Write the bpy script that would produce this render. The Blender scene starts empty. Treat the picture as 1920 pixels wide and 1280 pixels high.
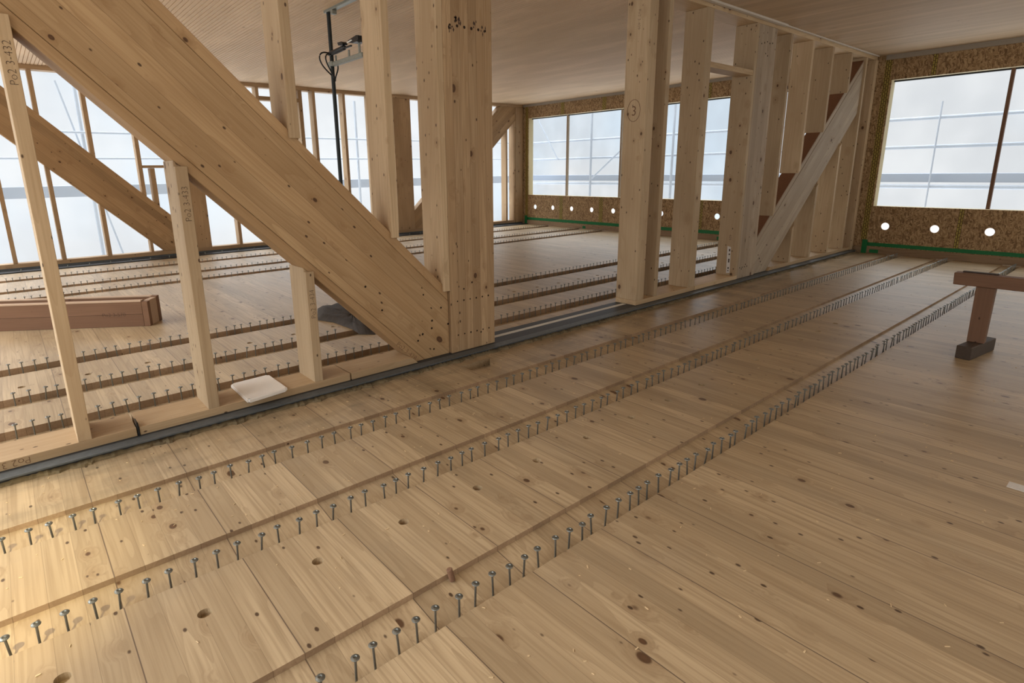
import bpy, bmesh, math, random
from mathutils import Vector, Matrix
from mathutils.geometry import delaunay_2d_cdt
random.seed(7)
SC = bpy.context.scene
COL = SC.collection
# ------------------------------------------------------------------ camera
FPX, PX, PY, CAMZ = 1071.435, 911.826, 586.931, 1.5
CR = ((0.7655803, -0.6431840, -0.0141838), (-0.1661585, -0.1763828, -0.9701961), (0.6215128, 0.7451198, -0.2419057))
cam = bpy.data.cameras.new('camera')
cam.sensor_width = 36.0
cam.sensor_fit = 'HORIZONTAL'
cam.lens = FPX / 1920 * 36
cam.shift_x = (960 - PX) / 1920
cam.shift_y = (PY - 640) / 1920
cam.clip_start = 0.02
cam.clip_end = 200
camo = bpy.data.objects.new('camera', cam)
COL.objects.link(camo)
_r, _d, _f = (Vector(v) for v in CR)
M = Matrix.Identity(4)
for i in range(3):
    M[i][0] = _r[i]; M[i][1] = -_d[i]; M[i][2] = -_f[i]
M[2][3] = CAMZ
camo.matrix_world = M
SC.camera = camo

# ------------------------------------------------------------------ exposure, sky, sun-patch spot
SC.view_settings.view_transform = 'Standard'
SC.view_settings.look = 'None'
SC.view_settings.gamma = 1.0
SC.view_settings.use_curve_mapping = False
SC.view_settings.exposure = 0.20
SC.cycles.max_bounces = 10
SC.cycles.diffuse_bounces = 6
SC.cycles.sample_clamp_indirect = 6.0

W = bpy.data.worlds.new('sky'); SC.world = W
W.use_nodes = True
nt = W.node_tree
nt.nodes.clear()
def wn(t, **k):
    n = nt.nodes.new(t)
    for a, b in k.items(): setattr(n, a, b)
    return n
tc = wn('ShaderNodeTexCoord')
dot = wn('ShaderNodeVectorMath', operation='DOT_PRODUCT')
nt.links.new(tc.outputs['Generated'], dot.inputs[0])
dot.inputs[1].default_value = Vector((0.10, -0.99, 0.10)).normalized()
mr = wn('ShaderNodeMapRange', interpolation_type='SMOOTHSTEP')
mr.inputs['From Min'].default_value = -0.15
mr.inputs['From Max'].default_value = 0.8
nt.links.new(dot.outputs['Value'], mr.inputs['Value'])
cl = wn('ShaderNodeTexNoise')
cl.inputs['Scale'].default_value = 3.2
cl.inputs['Detail'].default_value = 3.0
nt.links.new(tc.outputs['Generated'], cl.inputs['Vector'])
cr = wn('ShaderNodeValToRGB')
cr.color_ramp.elements[0].position = 0.36
cr.color_ramp.elements[0].color = (0.76, 0.89, 1.0, 1)
cr.color_ramp.elements[1].position = 0.52
cr.color_ramp.elements[1].color = (1.0, 0.975, 0.94, 1)
nt.links.new(cl.outputs['Fac'], cr.inputs['Fac'])
# overcast sky: brighter overhead, bright pale ground well below the horizon; hazy glow on the open side
sz = wn('ShaderNodeSeparateXYZ'); nt.links.new(tc.outputs['Generated'], sz.inputs[0])
def wmap(src, lo, hi, a, b):
    n = wn('ShaderNodeMapRange', interpolation_type='SMOOTHSTEP')
    nt.links.new(src, n.inputs[0])
    for i_, v in zip((1, 2, 3, 4), (lo, hi, a, b)): n.inputs[i_].default_value = v
    return n.outputs[0]
def wadd(a, b, op='ADD'):
    n = wn('ShaderNodeMath', operation=op)
    for i_, v in enumerate((a, b)):
        if isinstance(v, float): n.inputs[i_].default_value = v
        else: nt.links.new(v, n.inputs[i_])
    return n.outputs[0]
SKY, ZENITH, GROUND, GLOW = 1.0, 8.0, 3.4, 0.80
gain = wadd(wadd(wmap(sz.outputs[2], 0.20, 0.60, 0.0, ZENITH), wmap(sz.outputs[2], -0.50, -0.16, GROUND, 0.0)), 1.0)
sky = wn('ShaderNodeVectorMath', operation='SCALE')
nt.links.new(cr.outputs['Color'], sky.inputs[0])
nt.links.new(wadd(gain, SKY, 'MULTIPLY'), sky.inputs['Scale'])
mx = wn('ShaderNodeMix', data_type='RGBA')
nt.links.new(mr.outputs['Result'], mx.inputs['Factor'])
nt.links.new(sky.outputs['Vector'], mx.inputs[6])
mx.inputs[7].default_value = (1.0 * GLOW, 0.965 * GLOW, 0.90 * GLOW, 1)
bg = wn('ShaderNodeBackground')
bg.inputs['Strength'].default_value = 1.0
nt.links.new(mx.outputs[2], bg.inputs['Color'])
wo = wn('ShaderNodeOutputWorld')
nt.links.new(bg.outputs[0], wo.inputs['Surface'])

sp = bpy.data.lights.new('sun_patch_spot', 'SPOT')  # unseen spot added in place of sun falling on the near-left floor
sp.energy = 560
sp.color = (1.0, 0.87, 0.52)
sp.spot_size = math.radians(24)
sp.spot_blend = 0.9
sp.shadow_soft_size = 0.035
spo = bpy.data.objects.new('sun_patch_spot', sp)
COL.objects.link(spo)
_tgt = Vector((-0.34, 2.62, 0.0))
spo.location = _tgt + Vector((-0.020, -0.073, 0.090)) * 31
spo.rotation_euler = (_tgt - spo.location).to_track_quat('-Z', 'Y').to_euler()

# ------------------------------------------------------------------ materials
class NB:
    def __init__(s, name):
        s.m = bpy.data.materials.new(name); s.m.use_nodes = True
        s.t = s.m.node_tree; s.t.nodes.clear()
    def n(s, t, **k):
        n = s.t.nodes.new(t)
        for a, b in k.items(): setattr(n, a, b)
        return n
    def l(s, a, b): s.t.links.new(a, b)
    def math(s, op, a, b=None, c=None):
        n = s.n('ShaderNodeMath', operation=op)
        for i, v in enumerate((a, b, c)):
            if v is None: continue
            if isinstance(v, (int, float)): n.inputs[i].default_value = v
            else: s.l(v, n.inputs[i])
        return n.outputs[0]
    def mix(s, f, a, b, mode='MIX'):
        n = s.n('ShaderNodeMix', data_type='RGBA', blend_type=mode)
        for i, v in ((0, f), (6, a), (7, b)):
            if isinstance(v, (int, float)): n.inputs[i].default_value = v
            elif isinstance(v, tuple): n.inputs[i].default_value = (*v, 1)
            else: s.l(v, n.inputs[i])
        return n.outputs[2]
    def step(s, v, lo, hi, a=0.0, b=1.0):
        n = s.n('ShaderNodeMapRange', interpolation_type='SMOOTHSTEP')
        s.l(v, n.inputs[0])
        for i, x in zip((1, 2, 3, 4), (lo, hi, a, b)): n.inputs[i].default_value = x
        return n.outputs[0]
    def xyz(s, x, y, z):
        n = s.n('ShaderNodeCombineXYZ')
        for i, v in enumerate((x, y, z)):
            if isinstance(v, (int, float)): n.inputs[i].default_value = v
            else: s.l(v, n.inputs[i])
        return n.outputs[0]
    def noise(s, vec, scale=1.0, detail=2.0, rough=0.5):
        n = s.n('ShaderNodeTexNoise')
        n.inputs['Scale'].default_value = scale
        n.inputs['Detail'].default_value = detail
        n.inputs['Roughness'].default_value = rough
        s.l(vec, n.inputs['Vector'])
        return n.outputs['Fac']
    def out(s, col, rough=0.7, bump=None, bdist=0.002, metal=0.0, spec=0.3):
        b = s.n('ShaderNodeBsdfPrincipled')
        if isinstance(col, tuple): b.inputs['Base Color'].default_value = (*col, 1)
        else: s.l(col, b.inputs['Base Color'])
        if isinstance(rough, (int, float)): b.inputs['Roughness'].default_value = rough
        else: s.l(rough, b.inputs['Roughness'])
        b.inputs['Metallic'].default_value = metal
        b.inputs['Specular IOR Level'].default_value = spec
        if bump is not None:
            bn = s.n('ShaderNodeBump'); bn.inputs['Distance'].default_value = bdist
            bn.inputs['Strength'].default_value = 0.6
            s.l(bump, bn.inputs['Height']); s.l(bn.outputs[0], b.inputs['Normal'])
        o = s.n('ShaderNodeOutputMaterial'); s.l(b.outputs[0], o.inputs[0])
        return s.m

def wood(name, light, dark, axis='Z', board=None, board_axis=0, seam=0.0, knots=0.5, knot_size=1.0,
         ring=0.35, rough=0.62, angle=0.0, vary=0.25, seam_every=None, dust=False, grey=0.0, streak=0.36, spec=0.3):
    """grain runs along `axis`; board = lamella width across the grain (0: first across axis, 1: second)"""
    light = (light[0], light[1] * 0.985, light[2] * 1.02); dark = (dark[0], dark[1] * 0.985, dark[2] * 1.02)
    b = NB(name)
    tc = b.n('ShaderNodeTexCoord'); vec = tc.outputs['Object']
    if angle:
        mp = b.n('ShaderNodeMapping'); mp.inputs['Rotation'].default_value = (0, angle, 0)
        b.l(vec, mp.inputs[0]); vec = mp.outputs[0]
    sx = b.n('ShaderNodeSeparateXYZ'); b.l(vec, sx.inputs[0])
    X, Y, Z = sx.outputs
    u, v, w = {'Z': (X, Y, Z), 'X': (Z, Y, X), 'Y': (X, Z, Y)}[axis]
    oi = b.n('ShaderNodeObjectInfo'); rnd = oi.outputs['Random']
    ro = b.math('MULTIPLY', rnd, 37.0)
    if board:
        q = b.math('FLOOR', b.math('DIVIDE', (u, v)[board_axis], board))
        wn_ = b.n('ShaderNodeTexWhiteNoise', noise_dimensions='1D')
        b.l(b.math('ADD', q, ro), wn_.inputs['W']); bw = wn_.outputs['Value']
    else:
        bw = rnd
    u2 = b.math('ADD', u, b.math('MULTIPLY', bw, 3.7))
    v2 = b.math('ADD', v, b.math('MULTIPLY', bw, 5.1))
    w2 = b.math('ADD', w, b.math('ADD', ro, b.math('MULTIPLY', bw, 23.0)))
    # knots
    def vor(ku, kw, seed):
        vo = b.n('ShaderNodeTexVoronoi', feature='F1')
        vo.inputs['Scale'].default_value = 1.0
        vo.inputs['Randomness'].default_value = 0.9
        b.l(b.xyz(b.math('MULTIPLY_ADD', u2, ku, seed), b.math('MULTIPLY_ADD', v2, ku, seed), b.math('MULTIPLY', w2, kw)), vo.inputs['Vector'])
        s2 = b.n('ShaderNodeSeparateColor'); b.l(vo.outputs['Color'], s2.inputs[0])
        return vo.outputs['Distance'], s2.outputs[0], s2.outputs[1]
    d1, g1, h1 = vor(6.5, 4.4, 0.3)
    rad1 = b.math('MULTIPLY', b.math('MULTIPLY_ADD', h1, 0.09, 0.05), knot_size)
    gate1 = b.step(g1, 1 - knots - 0.01, 1 - knots)
    k1 = b.math('MULTIPLY', gate1, b.step(b.math('DIVIDE', d1, rad1), 0.75, 1.1, 1, 0))
    halo = b.math('MULTIPLY', gate1, b.step(b.math('DIVIDE', d1, rad1), 0.9, 3.6, 1, 0))
    d2, g2, h2 = vor(15.0, 8.5, 7.7)
    k2 = b.math('MULTIPLY', b.step(g2, 1 - knots * 0.95 - 0.01, 1 - knots * 0.95), b.step(d2, 0.07, 0.13, 1, 0))
    # grain, bent round the knots
    bend = b.math('MULTIPLY', halo, 0.030)
    ub = b.math('ADD', u2, bend); vb = b.math('ADD', v2, bend)
    base = b.noise(b.xyz(b.math('MULTIPLY', ub, 7.0), b.math('MULTIPLY', vb, 7.0), b.math('MULTIPLY', w2, 0.42)), 1, 1.0)
    rg = b.math('FRACT', b.math('MULTIPLY', base, 11.0))
    rg = b.math('POWER', rg, 2.2)
    fine = b.noise(b.xyz(b.math('MULTIPLY', ub, 95.0), b.math('MULTIPLY', vb, 95.0), b.math('MULTIPLY', w2, 2.2)), 1, 2.0)
    broad = b.noise(b.xyz(b.math('MULTIPLY', u2, 3.0), b.math('MULTIPLY', v2, 3.0), b.math('MULTIPLY', w2, 0.8)), 1, 2.0)
    mid = tuple(0.55 * a + 0.45 * c for a, c in zip(light, dark))
    col = b.mix(b.step(broad, 0.28, 0.62), tuple(min(1, a * 1.07) for a in light), mid)
    col = b.mix(b.math('MULTIPLY', rg, ring), col, dark)
    col = b.mix(b.math('MULTIPLY', b.step(fine, 0.40, 0.72), streak), col, dark)
    # board to board difference
    hv = b.n('ShaderNodeHueSaturation')
    b.l(col, hv.inputs['Color'])
    b.l(b.math('MULTIPLY_ADD', bw, vary, 1 - vary * 0.5), hv.inputs['Value'])
    hv.inputs['Saturation'].default_value = 1.03 - grey
    col = hv.outputs[0]
    col = b.mix(b.math('MULTIPLY', halo, 0.35), col, (dark[0] * 0.8, dark[1] * 0.7, dark[2] * 0.6))
    col = b.mix(b.math('MULTIPLY', k1, 0.92), col, (0.075, 0.034, 0.016))
    core = b.math('MULTIPLY', gate1, b.step(b.math('DIVIDE', d1, rad1), 0.15, 0.6, 1, 0))
    col = b.mix(b.math('MULTIPLY', core, 0.5), col, (0.17, 0.085, 0.042))
    col = b.mix(b.math('MULTIPLY', k2, 0.9), col, (0.045, 0.02, 0.01))
    if board and seam:
        fr = b.math('FRACT', b.math('DIVIDE', (u, v)[board_axis], board))
        e = b.math('MINIMUM', fr, b.math('SUBTRACT', 1.0, fr))
        sm = b.step(e, seam * 0.4, seam, 1, 0)
        col = b.mix(b.math('MULTIPLY', sm, 0.45), col, (dark[0] * 0.45, dark[1] * 0.4, dark[2] * 0.35))
    if seam_every:
        width, offs = seam_every
        fr = b.math('FRACT', b.math('DIVIDE', b.math('ADD', u, offs), width))
        e = b.math('MULTIPLY', b.math('MINIMUM', fr, b.math('SUBTRACT', 1.0, fr)), width)
        col = b.mix(b.step(e, 0.0012, 0.0028, 0.85, 0), col, (0.10, 0.065, 0.045))
    if dust:
        band = b.math('MULTIPLY', b.step(Y, 2.75, 3.45), b.step(Y, 3.6, 3.75, 1, 0))
        dn = b.noise(b.xyz(b.math('MULTIPLY', X, 2.0), b.math('MULTIPLY', Y, 5.0), 0.0), 1, 4.0, 0.65)
        col = b.mix(b.math('MULTIPLY', b.math('MULTIPLY', band, b.step(dn, 0.42, 0.72)), 0.5), col, (0.085, 0.075, 0.05))
        sc = b.noise(b.xyz(b.math('MULTIPLY', X, 1.3), b.math('MULTIPLY', Y, 1.3), 0.0), 1, 5.0, 0.65)
        col = b.mix(b.math('MULTIPLY', b.step(sc, 0.5, 0.75), 0.28), col, (0.30, 0.24, 0.17))
    hgt = b.math('ADD', b.math('MULTIPLY', fine, 0.5), b.math('MULTIPLY', rg, 0.25))
    return b.out(col, rough, hgt, 0.0012, 0.0, spec)

L1 = (0.47, 0.345, 0.205); D1 = (0.30, 0.195, 0.10)
M_STUD = wood('wood_spruce_stud', (0.53, 0.42, 0.27), (0.37, 0.265, 0.15), 'Z', knots=0.62)
M_STUDX = wood('wood_spruce_plate', (0.53, 0.405, 0.25), (0.37, 0.25, 0.13), 'X', knots=0.35)
M_POST = wood('wood_glulam_post', L1, D1, 'Z', board=0.078, seam=0.03, knots=0.82, knot_size=1.15, vary=0.24, ring=0.45, streak=0.5)
M_DIAG = wood('wood_glulam_brace', (0.49, 0.355, 0.20), (0.33, 0.21, 0.10), 'X', board=0.120, seam=0.02, knots=0.6, knot_size=1.2, angle=math.radians(-45), vary=0.24, ring=0.45)
M_DIAGB = wood('wood_brace_board', (0.46, 0.325, 0.18), (0.32, 0.20, 0.095), 'X', knots=0.4, angle=math.radians(-45), vary=0.2)
M_DIAG2 = wood('wood_weathered_brace', (0.44, 0.36, 0.25), (0.30, 0.23, 0.15), 'X', board=0.12, seam=0.02, knots=0.35, angle=math.radians(39.7), vary=0.16, grey=0.1)
M_GREYPOST = wood('wood_weathered_post', (0.41, 0.325, 0.22), (0.27, 0.20, 0.125), 'Z', board=0.09, seam=0.03, knots=0.6, vary=0.22, grey=0.1)
M_FLOOR = wood('wood_floor_boards', (0.465, 0.362, 0.222), (0.285, 0.205, 0.115), 'Y', board=0.103, seam=0.012, knots=0.80, knot_size=1.0, vary=0.19, ring=0.48, streak=0.62, seam_every=(0.412, -0.103), dust=True, rough=0.42, spec=0.5)
M_CEIL = wood('wood_ceiling_boards', (0.54, 0.41, 0.265), (0.42, 0.31, 0.19), 'Y', board=0.12, seam=0.01, knots=0.05, vary=0.10, ring=0.2)
M_CEILRIB = wood('wood_ceiling_slats', (0.66, 0.51, 0.335), (0.54, 0.40, 0.25), 'Y', knots=0.0, vary=0.05, ring=0.15)
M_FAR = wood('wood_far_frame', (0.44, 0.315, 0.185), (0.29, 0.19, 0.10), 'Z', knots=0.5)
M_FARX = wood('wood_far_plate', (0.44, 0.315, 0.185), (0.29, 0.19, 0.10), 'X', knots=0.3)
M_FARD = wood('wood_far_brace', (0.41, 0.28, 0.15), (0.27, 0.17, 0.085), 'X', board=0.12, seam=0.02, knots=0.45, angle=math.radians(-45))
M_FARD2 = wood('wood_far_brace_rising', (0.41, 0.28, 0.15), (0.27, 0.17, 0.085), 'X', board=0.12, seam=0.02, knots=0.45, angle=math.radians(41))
M_CRATE = wood('wood_crate_boards', (0.22, 0.125, 0.072), (0.16, 0.086, 0.048), 'X', knots=0.25, ring=0.2)
M_CRATEL = wood('wood_crate_edge', (0.58, 0.44, 0.31), (0.46, 0.33, 0.22), 'X', knots=0.1, ring=0.2)
M_TREST = wood('wood_trestle', (0.20, 0.115, 0.07), (0.14, 0.078, 0.046), 'Y', knots=0.3)
M_TRESTZ = wood('wood_trestle_post', (0.20, 0.115, 0.07), (0.14, 0.078, 0.046), 'Z', knots=0.3)
M_TRESTX = wood('wood_trestle_foot', (0.075, 0.055, 0.04), (0.045, 0.033, 0.024), 'X', knots=0.2)
M_SILL = wood('wood_weathered_sill', (0.30, 0.215, 0.13), (0.17, 0.11, 0.06), 'Y', knots=0.4, ring=0.6)
M_REVEAL = wood('wood_window_reveal', (0.62, 0.55, 0.34), (0.50, 0.42, 0.24), 'Z', knots=0.1, ring=0.2)

def plain(name, col, rough=0.6, metal=0.0, noise=0.0, scale=20, spec=0.3):
    b = NB(name)
    if noise:
        tc = b.n('ShaderNodeTexCoord')
        n = b.noise(tc.outputs['Object'], scale, 4.0, 0.6)
        c = b.mix(n, tuple(x * (1 - noise) for x in col), tuple(min(1, x * (1 + noise)) for x in col))
        return b.out(c, rough, n, 0.002, metal, spec)
    return b.out(col, rough, None, 0, metal, spec)

M_STEEL = plain('steel_zinc', (0.21, 0.22, 0.205), 0.38, 0.85, 0.25, 60)
M_RAIL = plain('steel_rail_grey', (0.10, 0.112, 0.12), 0.5, 0.2, 0.35, 30)
M_MEMB = plain('membrane_black', (0.035, 0.038, 0.042), 0.5, 0.0, 0.4, 18)
M_MEMBW = plain('membrane_white_line', (0.60, 0.59, 0.54), 0.7, 0.0, 0.15, 30)
M_FOAM = plain('foam_sealant', (0.15, 0.115, 0.065), 0.9, 0.0, 0.95, 9)
M_BLACK = plain('plastic_black', (0.015, 0.016, 0.018), 0.35)
M_POLE = plain('steel_pole_dark', (0.035, 0.042, 0.045), 0.4, 0.5, 0.2, 30)
M_GALV = plain('steel_galvanised', (0.30, 0.32, 0.29), 0.45, 0.8, 0.25, 40)
M_LENS = plain('lamp_glass', (0.75, 0.76, 0.74), 0.2)
M_GREEN = plain('tape_green', (0.012, 0.16, 0.05), 0.4, 0.0, 0.35, 30)
M_WHITE = plain('board_white', (0.80, 0.77, 0.73), 0.55, 0.0, 0.08, 9)
M_INK = plain('ink_dark', (0.07, 0.045, 0.035), 0.8)
M_INKR = plain('ink_brown', (0.16, 0.085, 0.05), 0.8)
M_PAPER = plain('paper_label', (0.62, 0.60, 0.57), 0.7, 0.0, 0.15, 50)
M_TARP = plain('tarp_charcoal', (0.050, 0.042, 0.037), 0.75, 0.0, 0.5, 22)
M_HOLE = plain('hole_dark', (0.03, 0.018, 0.012), 0.9)
M_BATTEN = plain('batten_pale', (0.60, 0.545, 0.47), 0.7, 0.0, 0.1, 9)
M_TRIM = plain('trim_grey_board', (0.33, 0.29, 0.24), 0.8, 0.0, 0.1, 9)
M_SCAF = plain('steel_scaffold', (0.34, 0.39, 0.46), 0.5, 0.1, 0.1, 9)
M_DECK = plain('scaffold_deck_blue_grey', (0.17, 0.22, 0.31), 0.5, 0.1, 0.1, 9)
M_CHIP = plain('wood_chips', (0.62, 0.47, 0.28), 0.8, 0.0, 0.2, 40)
M_DARKPANEL = plain('panel_brown', (0.20, 0.095, 0.05), 0.9, 0.0, 0.2, 40)

def osb():
    b = NB('osb_board')
    tc = b.n('ShaderNodeTexCoord')
    sx = b.n('ShaderNodeSeparateXYZ'); b.l(tc.outputs['Object'], sx.inputs[0])
    wob = b.noise(tc.outputs['Object'], 9.0, 2.0)
    col = None
    for i, (ang, su, sv) in enumerate(((0.5, 20, 75), (-0.7, 23, 66), (1.4, 19, 60))):
        c, s = math.cos(ang), math.sin(ang)
        p = b.math('ADD', b.math('MULTIPLY', sx.outputs[1], c), b.math('MULTIPLY', sx.outputs[2], s))
        q = b.math('SUBTRACT', b.math('MULTIPLY', sx.outputs[2], c), b.math('MULTIPLY', sx.outputs[1], s))
        vo = b.n('ShaderNodeTexVoronoi', feature='F1')
        vo.inputs['Scale'].default_value = 1.0
        b.l(b.xyz(b.math('MULTIPLY', p, su), b.math('MULTIPLY_ADD', wob, 3.0, b.math('MULTIPLY', q, sv)), 0.0), vo.inputs['Vector'])
        s2 = b.n('ShaderNodeSeparateColor'); b.l(vo.outputs['Color'], s2.inputs[0])
        rp = b.n('ShaderNodeValToRGB'); b.l(s2.outputs[0], rp.inputs[0])
        e = rp.color_ramp.elements
        e[0].position = 0.0; e[0].color = (0.15, 0.088, 0.042, 1)
        e[1].position = 1.0; e[1].color = (0.46, 0.32, 0.175, 1)
        m = rp.color_ramp.elements.new(0.45); m.color = (0.30, 0.19, 0.095, 1)
        if col is None: col = rp.outputs[0]
        else: col = b.mix(b.step(s2.outputs[1], 0.48, 0.52), col, rp.outputs[0])
    return b.out(col, 0.75, wob, 0.002)
M_OSB = osb()

def tape():
    b = NB('tape_yellow_printed')
    tc = b.n('ShaderNodeTexCoord')
    sx = b.n('ShaderNodeSeparateXYZ'); b.l(tc.outputs['Object'], sx.inputs[0])
    br = b.n('ShaderNodeTexBrick')
    br.inputs['Scale'].default_value = 1.0
    br.inputs['Color1'].default_value = (0.40, 0.33, 0.075, 1)
    br.inputs['Color2'].default_value = (0.32, 0.24, 0.06, 1)
    br.inputs['Mortar'].default_value = (0.10, 0.06, 0.02, 1)
    br.inputs['Mortar Size'].default_value = 0.006
    br.inputs['Brick Width'].default_value = 0.06
    br.inputs['Row Height'].default_value = 0.03
    b.l(b.xyz(sx.outputs[2], sx.outputs[1], 0.0), br.inputs['Vector'])
    return b.out(br.outputs['Color'], 0.5)
M_TAPE = tape()

def film():
    b = NB('polythene_film')
    tc = b.n('ShaderNodeTexCoord')
    n = b.noise(tc.outputs['Object'], 0.9, 2.0)
    tr = b.n('ShaderNodeBsdfTransparent'); tr.inputs[0].default_value = (0.97, 0.985, 1.0, 1)
    tl = b.n('ShaderNodeBsdfTranslucent'); tl.inputs[0].default_value = (0.22, 0.23, 0.24, 1)
    ms = b.n('ShaderNodeMixShader')
    b.l(b.step(n, 0.3, 0.7, 0.26, 0.38), ms.inputs[0])
    b.l(tr.outputs[0], ms.inputs[1]); b.l(tl.outputs[0], ms.inputs[2])
    o = b.n('ShaderNodeOutputMaterial'); b.l(ms.outputs[0], o.inputs[0])
    return b.m
M_FILM = film()

# ------------------------------------------------------------------ mesh helpers
class MB:
    def __init__(s): s.bm = bmesh.new()
    def prism(s, poly, axis, lo, hi):
        """poly: 2d points; axis Y -> (x,z), axis X -> (y,z), axis Z -> (x,y)"""
        def p3(p, h): return {'Y': (p[0], h, p[1]), 'X': (h, p[0], p[1]), 'Z': (p[0], p[1], h)}[axis]
        A = [s.bm.verts.new(p3(p, lo)) for p in poly]; B = [s.bm.verts.new(p3(p, hi)) for p in poly]
        fs = [s.bm.faces.new(A), s.bm.faces.new(B[::-1])]
        n = len(poly)
        for i in range(n): fs.append(s.bm.faces.new((A[i], B[i], B[(i + 1) % n], A[(i + 1) % n])))
        bmesh.ops.recalc_face_normals(s.bm, faces=fs)
        return s
    def box(s, x0, x1, y0, y1, z0, z1):
        return s.prism([(x0, z0), (x1, z0), (x1, z1), (x0, z1)], 'Y', y0, y1)
    def obox(s, c, ex, hx, hy, hz):
        """box centred at c, ex = horizontal direction of its long side"""
        ex = Vector(ex).normalized(); ey = Vector((-ex.y, ex.x, 0)); c = Vector(c)
        P = [[c + ex * a * hx + ey * b_ * hy + Vector((0, 0, d * hz)) for a, b_ in ((-1, -1), (1, -1), (1, 1), (-1, 1))] for d in (-1, 1)]
        A = [s.bm.verts.new(p) for p in P[0]]; B = [s.bm.verts.new(p) for p in P[1]]
        fs = [s.bm.faces.new(A), s.bm.faces.new(B)]
        for i in range(4): fs.append(s.bm.faces.new((A[i], B[i], B[(i + 1) % 4], A[(i + 1) % 4])))
        bmesh.ops.recalc_face_normals(s.bm, faces=fs)
        return s
    def tube(s, pts, r, n=10, caps=True):
        pts = [Vector(p) for p in pts]; rings = []
        for i, p in enumerate(pts):
            t = (pts[min(i + 1, len(pts) - 1)] - pts[max(i - 1, 0)]).normalized()
            a = t.cross(Vector((0, 0, 1)) if abs(t.z) < 0.9 else Vector((1, 0, 0))).normalized(); c = t.cross(a)
            rr = r[i] if isinstance(r, (list, tuple)) else r
            rings.append([s.bm.verts.new(p + (a * math.cos(k * 2 * math.pi / n) + c * math.sin(k * 2 * math.pi / n)) * rr) for k in range(n)])
        fs = []
        for A, B in zip(rings, rings[1:]):
            for k in range(n): fs.append(s.bm.faces.new((A[k], A[(k + 1) % n], B[(k + 1) % n], B[k])))
        if caps: fs += [s.bm.faces.new(rings[0]), s.bm.faces.new(rings[-1][::-1])]
        bmesh.ops.recalc_face_normals(s.bm, faces=fs)
        return s
    def bevel(s, w=0.003, seg=1):
        bmesh.ops.bevel(s.bm, geom=list(s.bm.edges), offset=w, segments=seg, affect='EDGES', clamp_overlap=True)
        return s
    def build(s, name, mat, parent=None, origin=None, smooth=False):
        vs = [v.co for v in s.bm.verts]
        if origin is None:
            origin = Vector(((min(v.x for v in vs) + max(v.x for v in vs)) / 2, (min(v.y for v in vs) + max(v.y for v in vs)) / 2, min(v.z for v in vs)))
        origin = Vector(origin)
        for v in s.bm.verts: v.co -= origin
        me = bpy.data.meshes.new(name); s.bm.to_mesh(me); s.bm.free()
        me.materials.append(mat)
        if smooth:
            for p in me.polygons: p.use_smooth = True
        o = bpy.data.objects.new(name, me); COL.objects.link(o)
        if parent is not None:
            o.parent = parent; o.location = origin - parent.location
        else: o.location = origin
        return o

def tag(o, label, cat, group=None, kind=None):
    o['label'] = label; o['category'] = cat
    if group: o['group'] = group
    if kind: o['kind'] = kind
    return o
def struct(o): o['kind'] = 'structure'; return o
def empty(name, loc, label, cat, group=None):
    o = bpy.data.objects.new(name, None); o.location = loc; o.empty_display_size = 0.1; COL.objects.link(o)
    return tag(o, label, cat, group)

def text(s, size, center, ex, ey, mat, parent, name='lettering'):
    cu = bpy.data.curves.new('txt', 'FONT'); cu.body = s; cu.size = size; cu.align_x = 'CENTER'; cu.align_y = 'CENTER'
    cu.extrude = 0.0004; cu.offset = -0.0012
    tmp = bpy.data.objects.new('txt', cu); COL.objects.link(tmp)
    bpy.context.view_layer.update()
    me = bpy.data.meshes.new_from_object(tmp.evaluated_get(bpy.context.evaluated_depsgraph_get()))
    bpy.data.objects.remove(tmp); bpy.data.curves.remove(cu)
    ex = Vector(ex); ey = Vector(ey); ez = ex.cross(ey)
    m = Matrix.Identity(4)
    for i in range(3): m[i][0] = ex[i]; m[i][1] = ey[i]; m[i][2] = ez[i]
    me.transform(m); me.materials.clear(); me.materials.append(mat)
    o = bpy.data.objects.new(name, me); COL.objects.link(o)
    o.parent = parent; o.location = Vector(center) + ez * 0.0006 - parent.location
    return o
UP_F = ((0, 0, 1), (-1, 0, 0))      # reads upwards on a face towards the camera side (-y)
FLIP_F = ((-1, 0, 0), (0, 0, -1))   # upside down on that face
FACE_L = ((0, -1, 0), (0, 0, 1))    # upright on a face towards -x
DOWN_L = ((0, 0, -1), (0, -1, 0))   # reads downwards on a face towards -x

# ------------------------------------------------------------------ key planes (metres)
XW = 11.56; YF = 3.625; YB = 3.895; YD = 3.655; YDB = 3.865; YL = 12.12; H = 3.24; XLO = -2.6; YLO = -3.2
# notches: near edge y, far edge y, depth at near edge, depth at far edge
NOTCH = [(1.350, 1.555, .050, .024), (2.172, 2.384, .050, .024), (2.850, 3.068, .050, .024),
         (4.130, 4.335, .018, .052), (4.795, 5.000, .018, .052), (5.625, 5.832, .018, .052),
         (9.020, 9.230, .045, .030), (9.790, 10.000, .045, .030), (10.890, 11.100, .045, .030)]
POCKET = [(2.590, 3.270), (2.765, 3.270), (2.885, 3.425), (2.590, 3.425)]

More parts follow.
